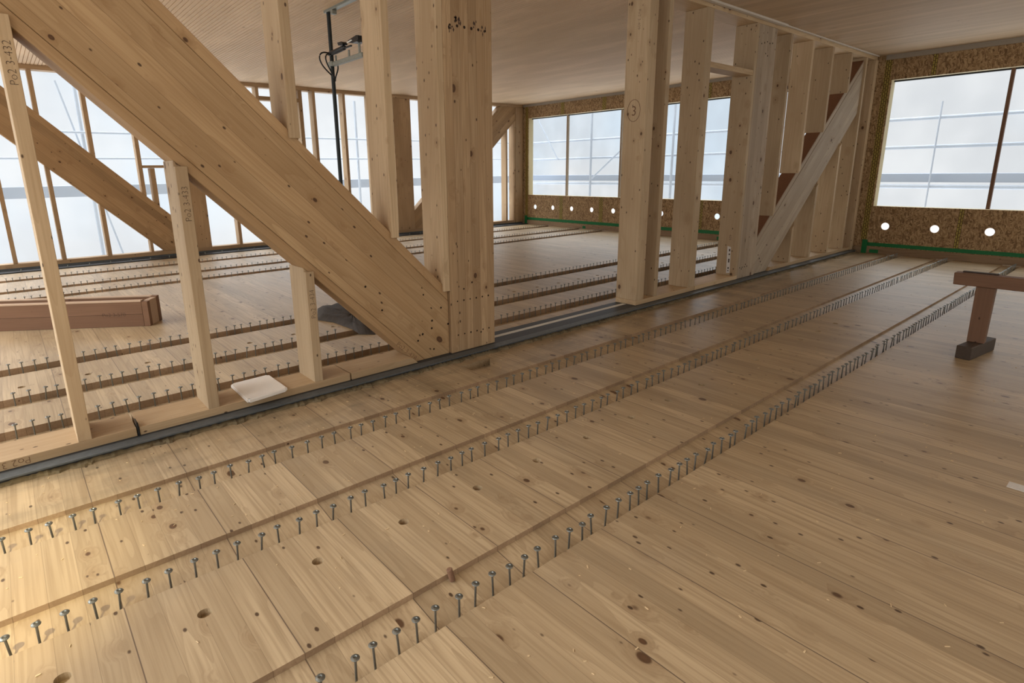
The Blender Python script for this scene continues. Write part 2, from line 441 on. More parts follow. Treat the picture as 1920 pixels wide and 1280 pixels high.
# ------------------------------------------------------------------ floor
def cdt_faces(bm, outer, holes, put):
    pts = []; edges = []
    for loop in [outer] + holes:
        n0 = len(pts); pts += [Vector(p) for p in loop]
        edges += [(n0 + i, n0 + (i + 1) % len(loop)) for i in range(len(loop))]
    V, E, F, *_ = delaunay_2d_cdt(pts, edges, [], 0, 1e-6)
    def inside(p, loop):
        c = False; j = len(loop) - 1
        for i in range(len(loop)):
            a, b_ = loop[i], loop[j]
            if (a[1] > p[1]) != (b_[1] > p[1]) and p[0] < (b_[0] - a[0]) * (p[1] - a[1]) / (b_[1] - a[1]) + a[0]: c = not c
            j = i
        return c
    bv = [bm.verts.new(put(v)) for v in V]
    for f in F:
        c = sum((V[i] for i in f), Vector((0, 0))) / len(f)
        if inside(c, outer) and not any(inside(c, h) for h in holes): bm.faces.new([bv[i] for i in f])
def circle(cx, cy, r, n=14): return [(cx + r * math.cos(2 * math.pi * k / n), cy + r * math.sin(2 * math.pi * k / n)) for k in range(n)]

fl = MB(); bm = fl.bm
dowels = [(-0.089 + 0.4118 * k + random.uniform(-.01, .01), 1.955) for k in range(0, 16)]
dowels += [(-0.095 + 0.4118 * k, 5.25) for k in range(0, 26)]
edges_y = [YLO] + [e for n_ in NOTCH for e in n_[:2]] + [YL + 0.25]
for i in range(0, len(edges_y), 2):
    y0, y1 = edges_y[i], edges_y[i + 1]
    hl = [circle(x, y, 0.0235 if y < 4 else 0.025) for x, y in dowels if y0 < y < y1]
    if y0 < 3.3 < y1: hl.append(POCKET)
    cdt_faces(bm, [(XLO, y0), (XW + .02, y0), (XW + .02, y1), (XLO, y1)], hl, lambda v: (v[0], v[1], 0))
    for h in hl:
        dep = -0.055 if h is POCKET else -0.026
        A = [bm.verts.new((p[0], p[1], 0)) for p in h]; B = [bm.verts.new((p[0], p[1], dep)) for p in h]
        for k in range(len(h)): bm.faces.new((A[k], A[(k + 1) % len(h)], B[(k + 1) % len(h)], B[k]))
        bm.faces.new(B)
for y0, y1, d0, d1 in NOTCH:
    P = [bm.verts.new((x, y, z)) for x in (XLO, XW + .02) for y, z in ((y0, 0), (y0, -d0), (y1, -d1), (y1, 0))]
    for k in range(3): bm.faces.new((P[k], P[k + 1], P[k + 5], P[k + 4]))
    bm.faces.new([bm.verts.new((XW - .034, y, z)) for y, z in ((y0, 0), (y0, -d0), (y1, -d1), (y1, 0))])
bmesh.ops.recalc_face_normals(bm, faces=bm.faces)
M_END = wood('wood_end_grain', (0.36, 0.26, 0.16), (0.24, 0.16, 0.095), 'Y', board=0.103, seam=0.02, knots=0.1, vary=0.25)
flo = struct(fl.build('floor', M_FLOOR, origin=(0, 0, 0)))
flo.data.materials.append(M_END)
for p in flo.data.polygons:
    if abs(p.normal.z) < 0.5 and p.area > 0.05: p.material_index = 1

# ------------------------------------------------------------------ ceiling: ribbed behind the frame, plain boards in front
cb = MB(); pitch = 0.050; x = XLO
prof = []
while x < XW + 0.02:
    prof += [(x, H), (x + pitch - .009, H), (x + pitch - .009, H + .012), (x + pitch, H + .012)]; x += pitch
A = [cb.bm.verts.new((p[0], YF + .01, p[1])) for p in prof]; B = [cb.bm.verts.new((p[0], YL + .25, p[1])) for p in prof]
for k in range(len(prof) - 1): cb.bm.faces.new((A[k], A[k + 1], B[k + 1], B[k]))
struct(cb.build('ceiling', M_CEILRIB, origin=(0, 0, H)))
struct(MB().box(XLO, XW + .05, YLO, YF + .01, H, H + .14).build('ceiling', M_CEIL, origin=(0, 0, H)))
struct(MB().box(XLO, 8.02, 3.565, 3.615, 3.216, H).bevel(.002).build('trim_1', M_BATTEN))
struct(MB().box(8.03, 11.50, 3.585, 3.615, 3.226, H).bevel(.002).build('trim_2', M_BATTEN))
struct(MB().box(XW - .02, XW, YLO, 3.50, 3.165, H).build('trim_3', M_TRIM))
struct(MB().box(XW - .02, XW, 3.91, YL - .01, 3.18, H).build('trim_4', M_TRIM))

# ------------------------------------------------------------------ OSB end wall with its two long windows and round holes
WL = (4.45, 11.93, 0.820, 2.878); WR = (YLO + .3, 3.385, 0.812, 2.850)
hY = [11.648 - 0.679 * k for k in range(11)]
hY2 = [3.164 - 0.690 * k for k in range(9)]
ow = MB()
holes = [[(w[0], w[2]), (w[1], w[2]), (w[1], w[3]), (w[0], w[3])] for w in (WL, WR)]
holes += [circle(y, 0.492, 0.062, 20) for y in hY if y > 4.1] + [circle(y, 0.477, 0.062, 20) for y in hY2 if y > YLO + .3]
outer = [(YLO, 0.0), (YL + .22, 0.0), (YL + .22, H), (YLO, H)]
for xx in (XW, XW + .022): cdt_faces(ow.bm, outer, holes, lambda v, xx=xx: (xx, v[0], v[1]))
for h in holes:
    A = [ow.bm.verts.new((XW, *p)) for p in h]; B = [ow.bm.verts.new((XW + .022, *p)) for p in h]
    for k in range(len(h)): ow.bm.faces.new((A[k], A[(k + 1) % len(h)], B[(k + 1) % len(h)], B[k]))
struct(ow.build('wall_right', M_OSB, origin=(XW, 0, 0)))
XO = XW + .022
for n, (w, muls) in enumerate(((WR, [(1.885, 0.011), (0.16, 0.0), (-1.56, 0.0)]), (WL, [(10.605, 0), (8.875, 0), (7.155, 0), (5.435, 0)]))):
    y0, y1, z0, z1 = w
    fr = MB()
    fr.box(XO, XO + .17, y0 - .05, y0, z0 - .05, z1 + .05).box(XO, XO + .17, y1, y1 + .05, z0 - .05, z1 + .05)
    fr.box(XO, XO + .17, y0, y1, z0 - .05, z0).box(XO, XO + .17, y0, y1, z1, z1 + .05)
    wroot = struct(fr.build('window_%d' % (n + 1), M_REVEAL))
    MB().box(XO + .172, XO + .174, y0 - .04, y1 + .04, z0 - .04, z1 + .04).build('pane', M_FILM, wroot)
    for my, lean in muls:
        MB().prism([(my - .022, z0), (my + .022, z0), (my + .022 + lean, z1), (my - .022 + lean, z1)], 'X', XO + .105, XO + .168).build('mullion', M_TREST if n == 0 else M_GREYPOST, wroot)
    MB().box(XO + .12, XO + .168, y0, y1, z1 - .022, z1).build('head_bead', M_BLACK, wroot)
# sill beam, tapes
struct(MB().box(XW - .035, XW, YLO, YF - .05, 0, .118).bevel(.003).build('baseboard_right', M_SILL))
struct(MB().box(XW - .035, XW, YB + .02, YL - .02, 0, .110).bevel(.003).build('baseboard_right', M_SILL))
def strip(name, y0, y1, z0, z1, mat, label, cat, group=None, x=XW, t=.003):
    return tag(MB().box(x - t, x, y0, y1, z0, z1).build(name, mat), label, cat, group)
strip('sealing_tape', YLO, 3.44, .128, .188, M_GREEN, 'long green sealing tape along the bottom of the right-hand particle-board wall', 'tape')
strip('sealing_tape', 3.97, 12.03, .120, .192, M_GREEN, 'long green sealing tape along the far end wall behind the timber posts', 'tape')
strip('sealing_tape', 3.38, 3.46, -.0 + .002, .235, M_GREEN, 'short upright green tape in the corner beside the frame\'s end post', 'tape', x=XW - .036)
strip('sealing_tape', 11.93, 12.03, .002, .24, M_GREEN, 'upright green tape in the far corner of the room', 'tape', x=XW - .036)
strip('tape_patch', 3.20, 3.335, .014, .074, M_GREEN, 'small green tape patch on the right-hand sill beam near the corner', 'tape', x=XW - .036)
strip('tape_patch', 9.76, 9.86, .005, .075, M_GREEN, 'small green tape patch on the sill under the far window', 'tape', x=XW - .036)
strip('tape_patch', 6.06, 6.16, .01, .08, M_GREEN, 'small green tape patch on the sill, seen left of the paper-tagged post', 'tape', x=XW - .036)
for j, (yy, nm) in enumerate(((10.66, 'under the left end of the far window'), (9.31, 'under the far window, left of the post marked 3'), (7.96, 'under the far window, hidden behind the paired posts'), (6.61, 'under the far window, seen through the gap with one round hole'))):
    if j == 2: continue
    strip('joint_tape', yy - .06, yy + .06, .195, .815, M_TAPE, 'yellow joint tape ' + nm, 'tape', 'yellow joint tapes on the end wall')
    strip('joint_tape', yy - .06, yy + .06, 2.885, 3.178, M_TAPE, 'short yellow tape above the window, ' + ('over its left mullion', 'over its middle', '', 'over the gap with one round hole')[j], 'tape', 'yellow joint tapes on the end wall')
strip('joint_tape', 2.13, 2.19, .192, .808, M_TAPE, 'printed yellow joint tape under the right-hand window, between two round holes', 'tape', 'yellow joint tapes on the end wall')
strip('joint_tape', 2.80, 2.86, 2.856, 3.163, M_TAPE, 'short yellow joint tape above the right-hand window', 'tape', 'yellow joint tapes on the end wall')
strip('joint_tape', 3.41, 3.50, .24, 3.163, M_TAPE, 'tall yellow printed tape up the corner beside the right-hand window', 'tape', 'yellow joint tapes on the end wall')
strip('joint_tape', 11.94, 12.03, .245, 3.178, M_TAPE, 'tall yellow printed tape up the far corner beside the far window', 'tape', 'yellow joint tapes on the end wall')

# ------------------------------------------------------------------ internal frame: rail, plates
rail = empty('base_rail', (4.5, 3.6, 0), 'long black and grey steel base rail under the internal timber frame', 'rail')
MB().box(XLO, 11.5, 3.605, 3.885, 0.0005, .044).build('membrane', M_MEMB, rail)
MB().box(XLO, 11.5, 3.522, 3.604, .035, .0445).bevel(.001).build('steel_angle', M_RAIL, rail)
MB().box(XLO, 11.5, 3.545, 3.604, .0005, .0345).build('edge_seal', M_MEMB, rail)
rs = MB()
xx = 3.13
rs.box(3.13, 5.14, 3.738, 3.790, .044, .0448)
rs.build('white_stripe', M_MEMBW, rail)
fm = MB(); random.seed(3)
nx = 900; top = []; bot = []
for k in range(nx):
    xk = XLO + (11.45 - XLO) * k / (nx - 1)
    wv = 3.535 - .006 - .034 * abs(math.sin(k * .37) * math.sin(k * .113 + 1)) * random.uniform(.4, 1.2)
    zz = .010 + .012 * random.random()
    a = fm.bm.verts.new((xk, wv, .0005)); b2 = fm.bm.verts.new((xk, wv + .005, zz * .8)); c = fm.bm.verts.new((xk, 3.544, zz + .006))
    if k: fm.bm.faces.new((pa, a, b2, pb)); fm.bm.faces.new((pb, b2, c, pc))
    pa, pb, pc = a, b2, c
tag(fm.build('sealing_foam', M_FOAM), 'ragged dirty foam bead along the front of the base rail', 'sealant')

ZP0, ZP1 = .0445, .095
def plate(x0, x1, label, mat=M_STUDX, z0=ZP0, z1=ZP1, poly=None):
    o = MB().prism(poly or [(x0, z0), (x1, z0), (x1, z1), (x0, z1)], 'Y', YF, YB).bevel(.002).build('sole_plate', mat)
    return tag(o, label, 'timber plate', 'sole plates of the internal frame')
p1 = plate(XLO, .392, 'leftmost timber sole plate, carrying the first thin stud')
text('Po2 3-433', .052, (-.20, YF, .072), *FLIP_F, M_INKR, p1)
p2 = plate(.406, 1.737, 'middle timber sole plate carrying two studs and the white board')
plate(1.748, 2.26, 'short timber sole plate between the low stud and the foot of the large diagonal', poly=[(1.748, ZP0), (2.318, ZP0), (2.268, ZP1), (1.748, ZP1)])
plate(5.150, 6.336, 'timber sole plate under the post marked 3 and the thick post right of it')
plate(6.350, 7.395, 'timber sole plate between the thick post and the weathered column')
plate(8.30, 11.44, 'rightmost timber sole plate under the studs beside the weathered diagonal', poly=[(8.302, ZP0), (11.438, ZP0), (11.438, ZP1), (8.363, ZP1)])
tag(MB().box(XLO, 11.55, YF, YB, 3.178, H - .001).bevel(.002).build('top_plate', M_STUDX), 'long timber top plate of the internal frame under the ceiling', 'timber plate')

# ------------------------------------------------------------------ internal frame: left diagonal, column, studs
ZT = 3.177
def e1(x): return 3.225 - x
def e2(x): return 2.365 - x
dg = empty('diagonal_brace', (2.45, 3.76, .0445), 'huge pale glulam diagonal falling from upper left to the main column\'s foot', 'diagonal beam')
MB().prism([(3.13 - ZT, ZT), (2.445 - ZT, ZT), (2.4005, ZP0), (2.649, ZP0), (2.649, .481)], 'Y', YD, YDB).bevel(.002).build('core_beam', M_DIAG, dg)
MB().prism([(3.225 - ZT, ZT), (3.133 - ZT, ZT), (2.649, .484), (2.649, .576)], 'Y', YD + .001, YDB).bevel(.003).build('upper_board', M_DIAGB, dg)
lb = MB().prism([(2.442 - ZT, ZT), (2.365 - ZT, ZT), (2.3205, ZP0), (2.3975, ZP0)], 'Y', YD - .002, YDB).bevel(.003).build('lower_board', M_DIAGB, dg)
def dots(pts, y, parent, r=.0075, mat=M_HOLE):
    for px_, pz_ in pts:
        m = MB().tube([(px_, y - .0006, pz_), (px_, y + .004, pz_)], r * random.uniform(.8, 1.15), 10)
        m.build('screw_hole', mat, parent)
dots([(1.92, .703), (2.044, .508), (2.413, .57), (2.346, .21), (2.493, .111), (2.485, .349), (2.641, .294), (2.576, .44), (2.48, .287), (2.392, .255)], YD, dg, .0085)
sq = 0.7071
text('Po2 3-428', .055, (2.235, YD - .002, .148), (sq, 0, -sq), (sq, 0, sq), M_INKR, dg)

mc = empty('timber_column', (2.885, 3.76, .0445), 'wide knotty glulam column at the diagonal\'s foot, with rows of dark screw holes', 'column')
MB().box(2.651, 3.118, YF, YB, ZP0, ZT).bevel(.004).build('shaft', M_POST, mc)
dots([(2.718 + .0668 * k, 2.53) for k in range(6)], YF, mc, .010)
dots([(2.721 + .0655 * k, .474) for k in range(6)], YF, mc)
dots([(2.721 + .066 * k, .189) for k in range(6)], YF, mc)
dots([(2.789, .568), (2.875, .611), (2.963, .170)], YF, mc, .008)
st_ = MB()
random.seed(11)
for cx, cz, n_ in ((2.725, 2.505, 9), (2.765, 2.575, 8), (2.80, 2.56, 4), (2.94, 2.555, 4), (3.03, 2.54, 6)):
    for k in range(n_):
        a_, b_ = cx + random.gauss(0, .010), cz + random.gauss(0, .015)
        w_ = random.uniform(.004, .009); h_ = random.uniform(.008, .022)
        st_.prism([(a_ - w_, b_), (a_, b_ - h_), (a_ + w_, b_), (a_, b_ + h_)], 'Y', YF - .0004, YF + .001)
st_.build('ink_stain', M_INK, mc)

G1 = 'studs of the internal frame'
def lower_stud(x0, x1, flat, label, txt=None, tz=None):
    poly = [(x0, ZP1), (x1, ZP1), (x1, e2(x1) - .002), (x0, e2(x0) - .002)]
    m = MB().prism([(x0, ZP1), (x1, ZP1), (x1, flat), (x0, flat)], 'Y', YF, YD - .0035).bevel(.002)
    m.prism(poly, 'Y', YD - .0035, YB)
    o = tag(m.build('timber_stud', M_STUD), label, 'stud', G1)
    if txt: text(txt, .048, ((x0 + x1) / 2 + .004, YF, tz), *UP_F, M_INK, o)
    return o
lower_stud(.117, .180, 2.232, 'tall thin timber stud at the far left in front of the large diagonal', 'Po2 3-432', 2.02)
lower_stud(.783, .847, 1.548, 'waist-high timber stud under the large diagonal, left of the white board', 'Po2 3-433', 1.34)
lower_stud(1.473, 1.532, .866, 'shortest timber stud under the large diagonal, right of the white board', 'Po2 3-434', .645)
def upper_stud(x0, x1, flat, label):
    m = MB().prism([(x0, flat), (x1, flat), (x1, ZT), (x0, ZT)], 'Y', YF, YD - .003).bevel(.002)
    m.prism([(x0, e1(x0) + .002), (x1, e1(x1) + .002), (x1, ZT), (x0, ZT)], 'Y', YD - .003, YB)
    return tag(m.build('timber_stud', M_STUD), label, 'stud', G1)
upper_stud(1.456, 1.521, 1.714, 'shortest stud hanging from the ceiling onto the large diagonal')
upper_stud(2.148, 2.204, 1.034, 'stud standing on the large diagonal right of the dark pole')
upper_stud(2.594, 2.6495, .571, 'longest stud on the large diagonal, tight against the wide column')

# right-hand half of the frame
a1 = tag(MB().box(5.155, 5.292, YF, YB, ZP1, ZT).bevel(.003).build('timber_stud', M_STUD), 'thick timber post marked with a circled 3', 'post', G1)
text('3', .135, (5.155, 3.765, 2.068), *FACE_L, M_INKR, a1, 'handwritten_number')
rg = MB()
rg.tube([(5.1545, 3.767 + .077 * math.cos(t * math.pi / 16), 2.076 + .107 * math.sin(t * math.pi / 16)) for t in range(33)], .0022, 6, False)
rg.build('drawn_circle', M_INKR, a1)
text('Po2 3-409', .045, (5.155, 3.752, 2.93), *DOWN_L, M_INK, a1)
tag(MB().box(5.484, 5.552, YF, YB, ZP1, ZT).bevel(.003).build('timber_stud', M_STUD), 'slim timber stud just right of the post marked 3', 'stud', G1)
tag(MB().box(6.195, 6.335, YF, YB, ZP1, ZT).bevel(.003).build('timber_stud', M_STUD), 'thick timber post in the middle, left end of the short crosspiece', 'post', G1)
tag(MB().box(6.336, 7.334, YF + .004, YF + .20, 2.585, 2.645).bevel(.002).build('blocking', M_STUDX), 'short horizontal crosspiece high between the middle post and the weathered column', 'crosspiece')
dd = tag(MB().box(7.335, 7.396, YF, YB, ZP1, ZT).bevel(.002).build('timber_stud', M_STUD), 'timber stud with a white paper strip, against the weathered column', 'stud', G1)
MB().prism([(3.760, .482), (3.711, .472), (3.700, .125), (3.749, .120)], 'X', 7.333, 7.3345).build('paper_strip', M_PAPER, dd)
for zz, hh in ((.43, .03), (.375, .02), (.29, .05), (.19, .025), (.155, .012)):
    MB().box(7.3322, 7.3332, 3.716, 3.734, zz - hh / 2, zz + hh / 2).build('printed_mark', M_INK, dd)
text('409', .05, (7.335, 3.735, .60), *DOWN_L, M_INK, dd)
wc = empty('timber_column', (7.63, 3.76, .0445), 'wide greyish weathered glulam column at the foot of the weathered diagonal', 'column')
MB().box(7.398, 7.868, YF, YB, ZP0, ZT).bevel(.004).build('shaft', M_GREYPOST, wc)
random.seed(5)
dots([(7.45 + .066 * k, .19) for k in range(4)] + [(7.60, .22), (7.50, .17)], YF, wc, .009)
dots([(7.48 + .07 * k, 2.98 + random.uniform(-.02, .02)) for k in range(5)] + [(7.60, 2.86), (7.66, 2.84)], YF, wc, .011)
def d2u(x): return .90 + .83 * (x - 8.365)
def d2l(x): return .10 + .83 * (x - 8.365)
d2 = empty('diagonal_brace', (8.1, 3.76, .0445), 'weathered grey glulam diagonal rising right from the greyish column', 'diagonal beam')
xl0 = 8.365 + (ZP0 - .10) / .83
MB().prism([(7.870, ZP0), (xl0 - .12, ZP0), (11.05, d2l(11.05) + .10), (11.05, d2u(11.05) - .10), (7.870, d2u(7.870) - .10)], 'Y', YD, YDB).bevel(.003).build('core_beam', M_DIAG2, d2)
MB().prism([(7.870, d2u(7.870) - .097), (11.05, d2u(11.05) - .097), (11.05, d2u(11.05)), (7.870, d2u(7.870))], 'Y', YD + .004, YDB).bevel(.003).build('upper_board', M_DIAG2, d2)
MB().prism([(xl0 - .116, ZP0), (xl0, ZP0), (11.05, d2l(11.05)), (11.05, d2l(11.05) + .097)], 'Y', YD + .004, YDB).bevel(.003).build('lower_board', M_DIAG2, d2)
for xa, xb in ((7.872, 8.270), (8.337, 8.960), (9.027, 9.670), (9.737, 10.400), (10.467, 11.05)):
    MB().prism([(xa, d2u(xa) + .001), (xb, d2u(xb) + .001), (xb, d2u(xb) + .007), (xa, d2u(xa) + .007)], 'Y', YD + .012, YDB).build('dark_top_strip', M_DARKPANEL, d2)  # added thin brown strips that darken the brace's top between the studs
dots([(8.02, .30), (8.06, .25), (8.10, .20), (8.14, .15), (8.25, .42)], YD, d2, .010)
for k, x0 in enumerate((8.272, 8.962, 9.672, 10.402)):
    x1 = x0 + .062
    nm = ('first short stud hanging above the weathered diagonal, beside the white slit of light', 'second stud hanging above the weathered diagonal', 'third stud hanging above the weathered diagonal', 'shortest stud hanging above the weathered diagonal, near its top')[k]
    tag(MB().prism([(x0, d2u(x0) + .003), (x1, d2u(x1) + .003), (x1, ZT), (x0, ZT)], 'Y', YF, YB).bevel(.002).build('timber_stud', M_STUD), nm, 'stud', 'studs above the weathered diagonal')
for k, x0 in enumerate((8.962, 9.672, 10.402)):
    x1 = x0 + .062
    nm = ('shortest stud under the weathered diagonal', 'middle stud under the weathered diagonal', 'tallest stud under the weathered diagonal')[k]
    tag(MB().prism([(x0, ZP1), (x1, ZP1), (x1, d2l(x1) - .003), (x0, d2l(x0) - .003)], 'Y', YF, YB).bevel(.002).build('timber_stud', M_STUD), nm, 'stud', 'studs under the weathered diagonal')
tag(MB().box(11.055, 11.115, YF, YB, ZP1, ZT).bevel(.002).build('timber_stud', M_STUD), 'full-height stud at the top of the weathered diagonal', 'stud', 'studs under the weathered diagonal')
tag(MB().box(11.44, 11.545, YF - .02, YB, ZP0, ZT).bevel(.006).build('corner_post', M_STUD), 'rounded pale end post of the internal frame against the particle-board wall', 'post')
tag(MB().box(11.12, 11.438, 3.80, 3.84, ZP1, ZT).build('fibre_board', M_DARKPANEL), 'reddish brown fibre board panel beside the frame\'s end post', 'panel')

# ------------------------------------------------------------------ far window wall (y = YL)
FB = YL + .20
G2 = 'studs of the far window wall'
struct(MB().box(XLO, XW - .02, FB + .005, FB + .007, .04, H).build('window_3', M_FILM))
tag(MB().box(XLO, 11.24, YL, FB, .052, .120).bevel(.002).build('sole_plate', M_FARX), 'timber sole plate under the far window wall', 'timber plate')
tag(MB().box(XLO, XW - .03, YL, FB, 3.168, H - .001).bevel(.002).build('top_plate', M_FARX), 'timber top plate along the far window wall', 'timber plate')
far_rail = empty('base_rail', (4.5, 12.0, 0), 'black and grey base rail along the far window wall', 'rail')
MB().box(XLO, 11.5, 11.86, YL + .2, .0005, .018).build('membrane', M_MEMB, far_rail)
MB().box(XLO, 11.5, YL - .02, YL + .2, .018, .051).build('steel_angle', M_RAIL, far_rail)
def fe1(x): return 3.22 - x
def fe2(x): return 2.368 - x
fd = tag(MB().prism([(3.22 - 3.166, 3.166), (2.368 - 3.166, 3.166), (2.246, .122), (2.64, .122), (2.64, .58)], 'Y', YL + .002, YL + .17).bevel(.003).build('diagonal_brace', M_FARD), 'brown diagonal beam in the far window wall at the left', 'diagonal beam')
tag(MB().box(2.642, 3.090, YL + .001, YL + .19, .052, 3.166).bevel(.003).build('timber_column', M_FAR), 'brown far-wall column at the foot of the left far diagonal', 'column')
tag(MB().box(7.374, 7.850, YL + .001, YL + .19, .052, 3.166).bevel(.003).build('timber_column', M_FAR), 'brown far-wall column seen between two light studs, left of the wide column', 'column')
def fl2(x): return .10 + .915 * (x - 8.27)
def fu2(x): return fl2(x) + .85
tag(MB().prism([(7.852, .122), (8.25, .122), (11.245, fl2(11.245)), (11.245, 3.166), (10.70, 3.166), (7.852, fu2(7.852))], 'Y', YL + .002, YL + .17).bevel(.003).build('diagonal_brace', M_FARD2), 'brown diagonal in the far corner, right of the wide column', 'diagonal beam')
tag(MB().box(11.248, XW - .03, YL - .01, YL + .2, .052, 3.166).bevel(.004).build('corner_post', M_FAR), 'brown timber corner post at the far corner of the room', 'post')
def far_stud(x0, x1, label, below=None, above=None, z0=.122, z1=3.166):
    for which in ('b', 'a'):
        if which == 'b' and below:
            tag(MB().prism([(x0, z0), (x1, z0), (x1, below(x1) - .003), (x0, below(x0) - .003)], 'Y', YL, FB).bevel(.002).build('timber_stud', M_FAR), label + ', part below the diagonal', 'stud', G2)
        if which == 'a' and above:
            tag(MB().prism([(x0, above(x0) + .003), (x1, above(x1) + .003), (x1, z1), (x0, z1)], 'Y', YL, FB).bevel(.002).build('timber_stud', M_FAR), label + ', part above the diagonal', 'stud', G2)
    if not below and not above:
        tag(MB().box(x0, x1, YL, FB, z0, z1).bevel(.002).build('timber_stud', M_FAR), label, 'stud', G2)
far_stud(.023, .083, 'leftmost thin stud of the far window wall', below=fe2)
far_stud(.680, .742, 'second thin stud of the far window wall', below=fe2, above=fe1)
far_stud(1.345, 1.410, 'third thin stud of the far window wall', below=fe2, above=fe1)
far_stud(2.030, 2.092, 'fourth thin stud of the far window wall, at the little crosspiece', above=fe1)
far_stud(2.205, 2.282, 'short stud under the little crosspiece of the far window wall', above=fe1, z1=1.63)
far_stud(2.030, 2.075, 'tiny stud stub at the foot of the left far diagonal', below=lambda x: fe2(x))
tag(MB().box(2.094, 2.640, YL, FB, 1.634, 1.680).bevel(.002).build('blocking', M_FARX), 'little horizontal crosspiece in the far window wall', 'crosspiece')
far_stud(3.62, 3.68, 'far window wall stud hidden behind the large diagonal')
far_stud(4.25, 4.31, 'far window wall stud behind the large diagonal\'s upper edge')
tag(MB().box(4.312, 5.116, YL, FB, 2.93, 3.005).bevel(.002).build('blocking', M_FARX), 'horizontal window header in the far wall above the large diagonal', 'crosspiece')
far_stud(5.118, 5.198, 'far window wall stud directly right of the short hanging stud')
far_stud(5.424, 5.486, 'far window wall stud left of the dark pole')
far_stud(6.115, 6.175, 'far window wall stud right of the dark pole')
far_stud(6.75, 6.81, 'far window wall stud hidden behind the stud on the diagonal')
far_stud(8.20, 8.262, 'narrow far window wall stud just left of the wide column', above=fu2)
far_stud(10.893, 10.955, 'first light stud under the far corner diagonal, left of the slit', below=fl2)
far_stud(11.185, 11.246, 'light stud against the far corner post', below=fl2)
random.seed(9)
for k in range(34):
    xk = .1 + .31 * k
    tag(MB().tube([(xk, 11.90, -.001), (xk, 11.90, .052)], .008, 8).build('levelling_bolt', M_GALV), '%s small steel bolt from the left along the black strip at the far window wall' % ('%d%s' % (k + 1, {1: 'st', 2: 'nd', 3: 'rd'}.get((k + 1) % 10 if (k + 1) % 100 not in (11, 12, 13) else 0, 'th'))), 'bolt', 'bolts along the far window wall')

# ------------------------------------------------------------------ scaffold outside
def sc_tube(p0, p1, label, r=.03): tag(MB().tube([p0, p1], r, 12).build('scaffold_tube', M_SCAF), label, 'scaffold tube', 'scaffold tubes outside')
sc_tube((12.8, -3.5, 2.29), (12.8, 13.5, 2.29), 'upper horizontal scaffold tube outside the end windows')
sc_tube((12.8, -3.5, 1.80), (12.8, 13.5, 1.80), 'middle horizontal scaffold tube outside the end windows')
sc_tube((12.8, -3.5, 1.11), (12.8, 13.5, 1.11), 'lowest horizontal scaffold tube outside the end windows', .036)
sc_tube((12.745, 2.92, -.5), (12.745, 2.92, 2.55), 'upright scaffold tube behind the right-hand window near the corner', .013)
sc_tube((12.735, 10.66, -.5), (12.735, 10.66, 3.3), 'upright scaffold tube at the left mullion of the far window')
sc_tube((12.735, 8.12, -.5), (12.735, 8.12, 3.3), 'upright scaffold tube seen through the narrow gap between posts')
sc_tube((12.66, 10.55, 1.25), (12.66, 8.16, 3.05), 'sloping scaffold tube behind the far window', .022)
sc_tube((12.745, 12.9, 3.2), (12.745, 11.9, 1.78), 'short sloping scaffold tube at the left of the far window', .02)
tag(MB().box(12.84, 13.4, -3.5, 13.5, 1.185, 1.335).build('scaffold_deck', M_DECK), 'blue-grey scaffold deck edge outside the end windows', 'scaffold deck')
sc_tube((XLO, 13.4, 2.30), (12.5, 13.4, 2.30), 'upper horizontal scaffold tube outside the far window wall', .022)
sc_tube((XLO, 13.4, 1.83), (12.5, 13.4, 1.83), 'lower horizontal scaffold tube outside the far window wall', .022)
sc_tube((7.1, 13.46, -.5), (7.1, 13.46, 3.2), 'upright scaffold tube outside, right of the dark pole')
sc_tube((1.42, 13.46, -.5), (1.42, 13.46, 3.2), 'upright scaffold tube outside the leftmost panes')
sc_tube((1.85, 13.525, -.5), (1.15, 13.525, 3.2), 'leaning scaffold tube outside the leftmost panes', .018)
tag(MB().box(XLO, 12.5, 13.56, 14.1, 1.125, 1.33).build('scaffold_deck', M_DECK), 'blue-grey scaffold deck edge outside the far window wall', 'scaffold deck')

# ------------------------------------------------------------------ dark pole with arm, lamps and cables
pole = empty('power_pole', (3.128, 6.39, 0), 'dark steel pole with a side arm standing behind the large diagonal', 'pole')
MB().tube([(3.128, 6.39, 0.0), (3.128, 6.39, 3.215)], .022, 12).build('shaft', M_POLE, pole)
MB().box(3.105, 3.151, 5.66, 6.35, 2.655, 2.697).bevel(.003).build('arm', M_GALV, pole)
MB().box(3.100, 3.160, 5.60, 6.45, 3.212, 3.2395).bevel(.003).build('ceiling_channel', M_GALV, pole)
MB().box(3.10, 3.156, 6.24, 6.29, 3.17, 3.212).bevel(.004).build('clamp', M_GALV, pole)
MB().box(3.10, 3.156, 6.34, 6.44, 2.66, 2.71).bevel(.004).build('clamp', M_GALV, pole)
MB().box(3.122, 3.134, 5.96, 5.985, 2.697, 2.768).build('bracket', M_GALV, pole)
MB().box(3.122, 3.134, 5.725, 5.755, 2.697, 2.80).build('bracket', M_GALV, pole)
MB().box(3.122, 3.134, 6.275, 6.30, 2.697, 2.76).build('bracket', M_GALV, pole)
fl1 = empty('floodlight', (3.128, 5.79, 2.80), 'black wedge-shaped floodlight on the pole\'s arm', 'lamp')
MB().prism([(5.90, 2.822), (5.88, 2.842), (5.70, 2.862), (5.655, 2.852), (5.655, 2.815), (5.70, 2.801), (5.80, 2.801)], 'X', 3.075, 3.18).bevel(.004).build('housing', M_BLACK, fl1)
MB().prism([(5.895, 2.826), (5.80, 2.834), (5.78, 2.823), (5.895, 2.813)], 'X', 3.070, 3.074).build('lens', M_LENS, fl1)
fl2_ = empty('floodlight', (3.128, 6.2, 2.77), 'black tube lamp on the pole just above the arm', 'lamp')
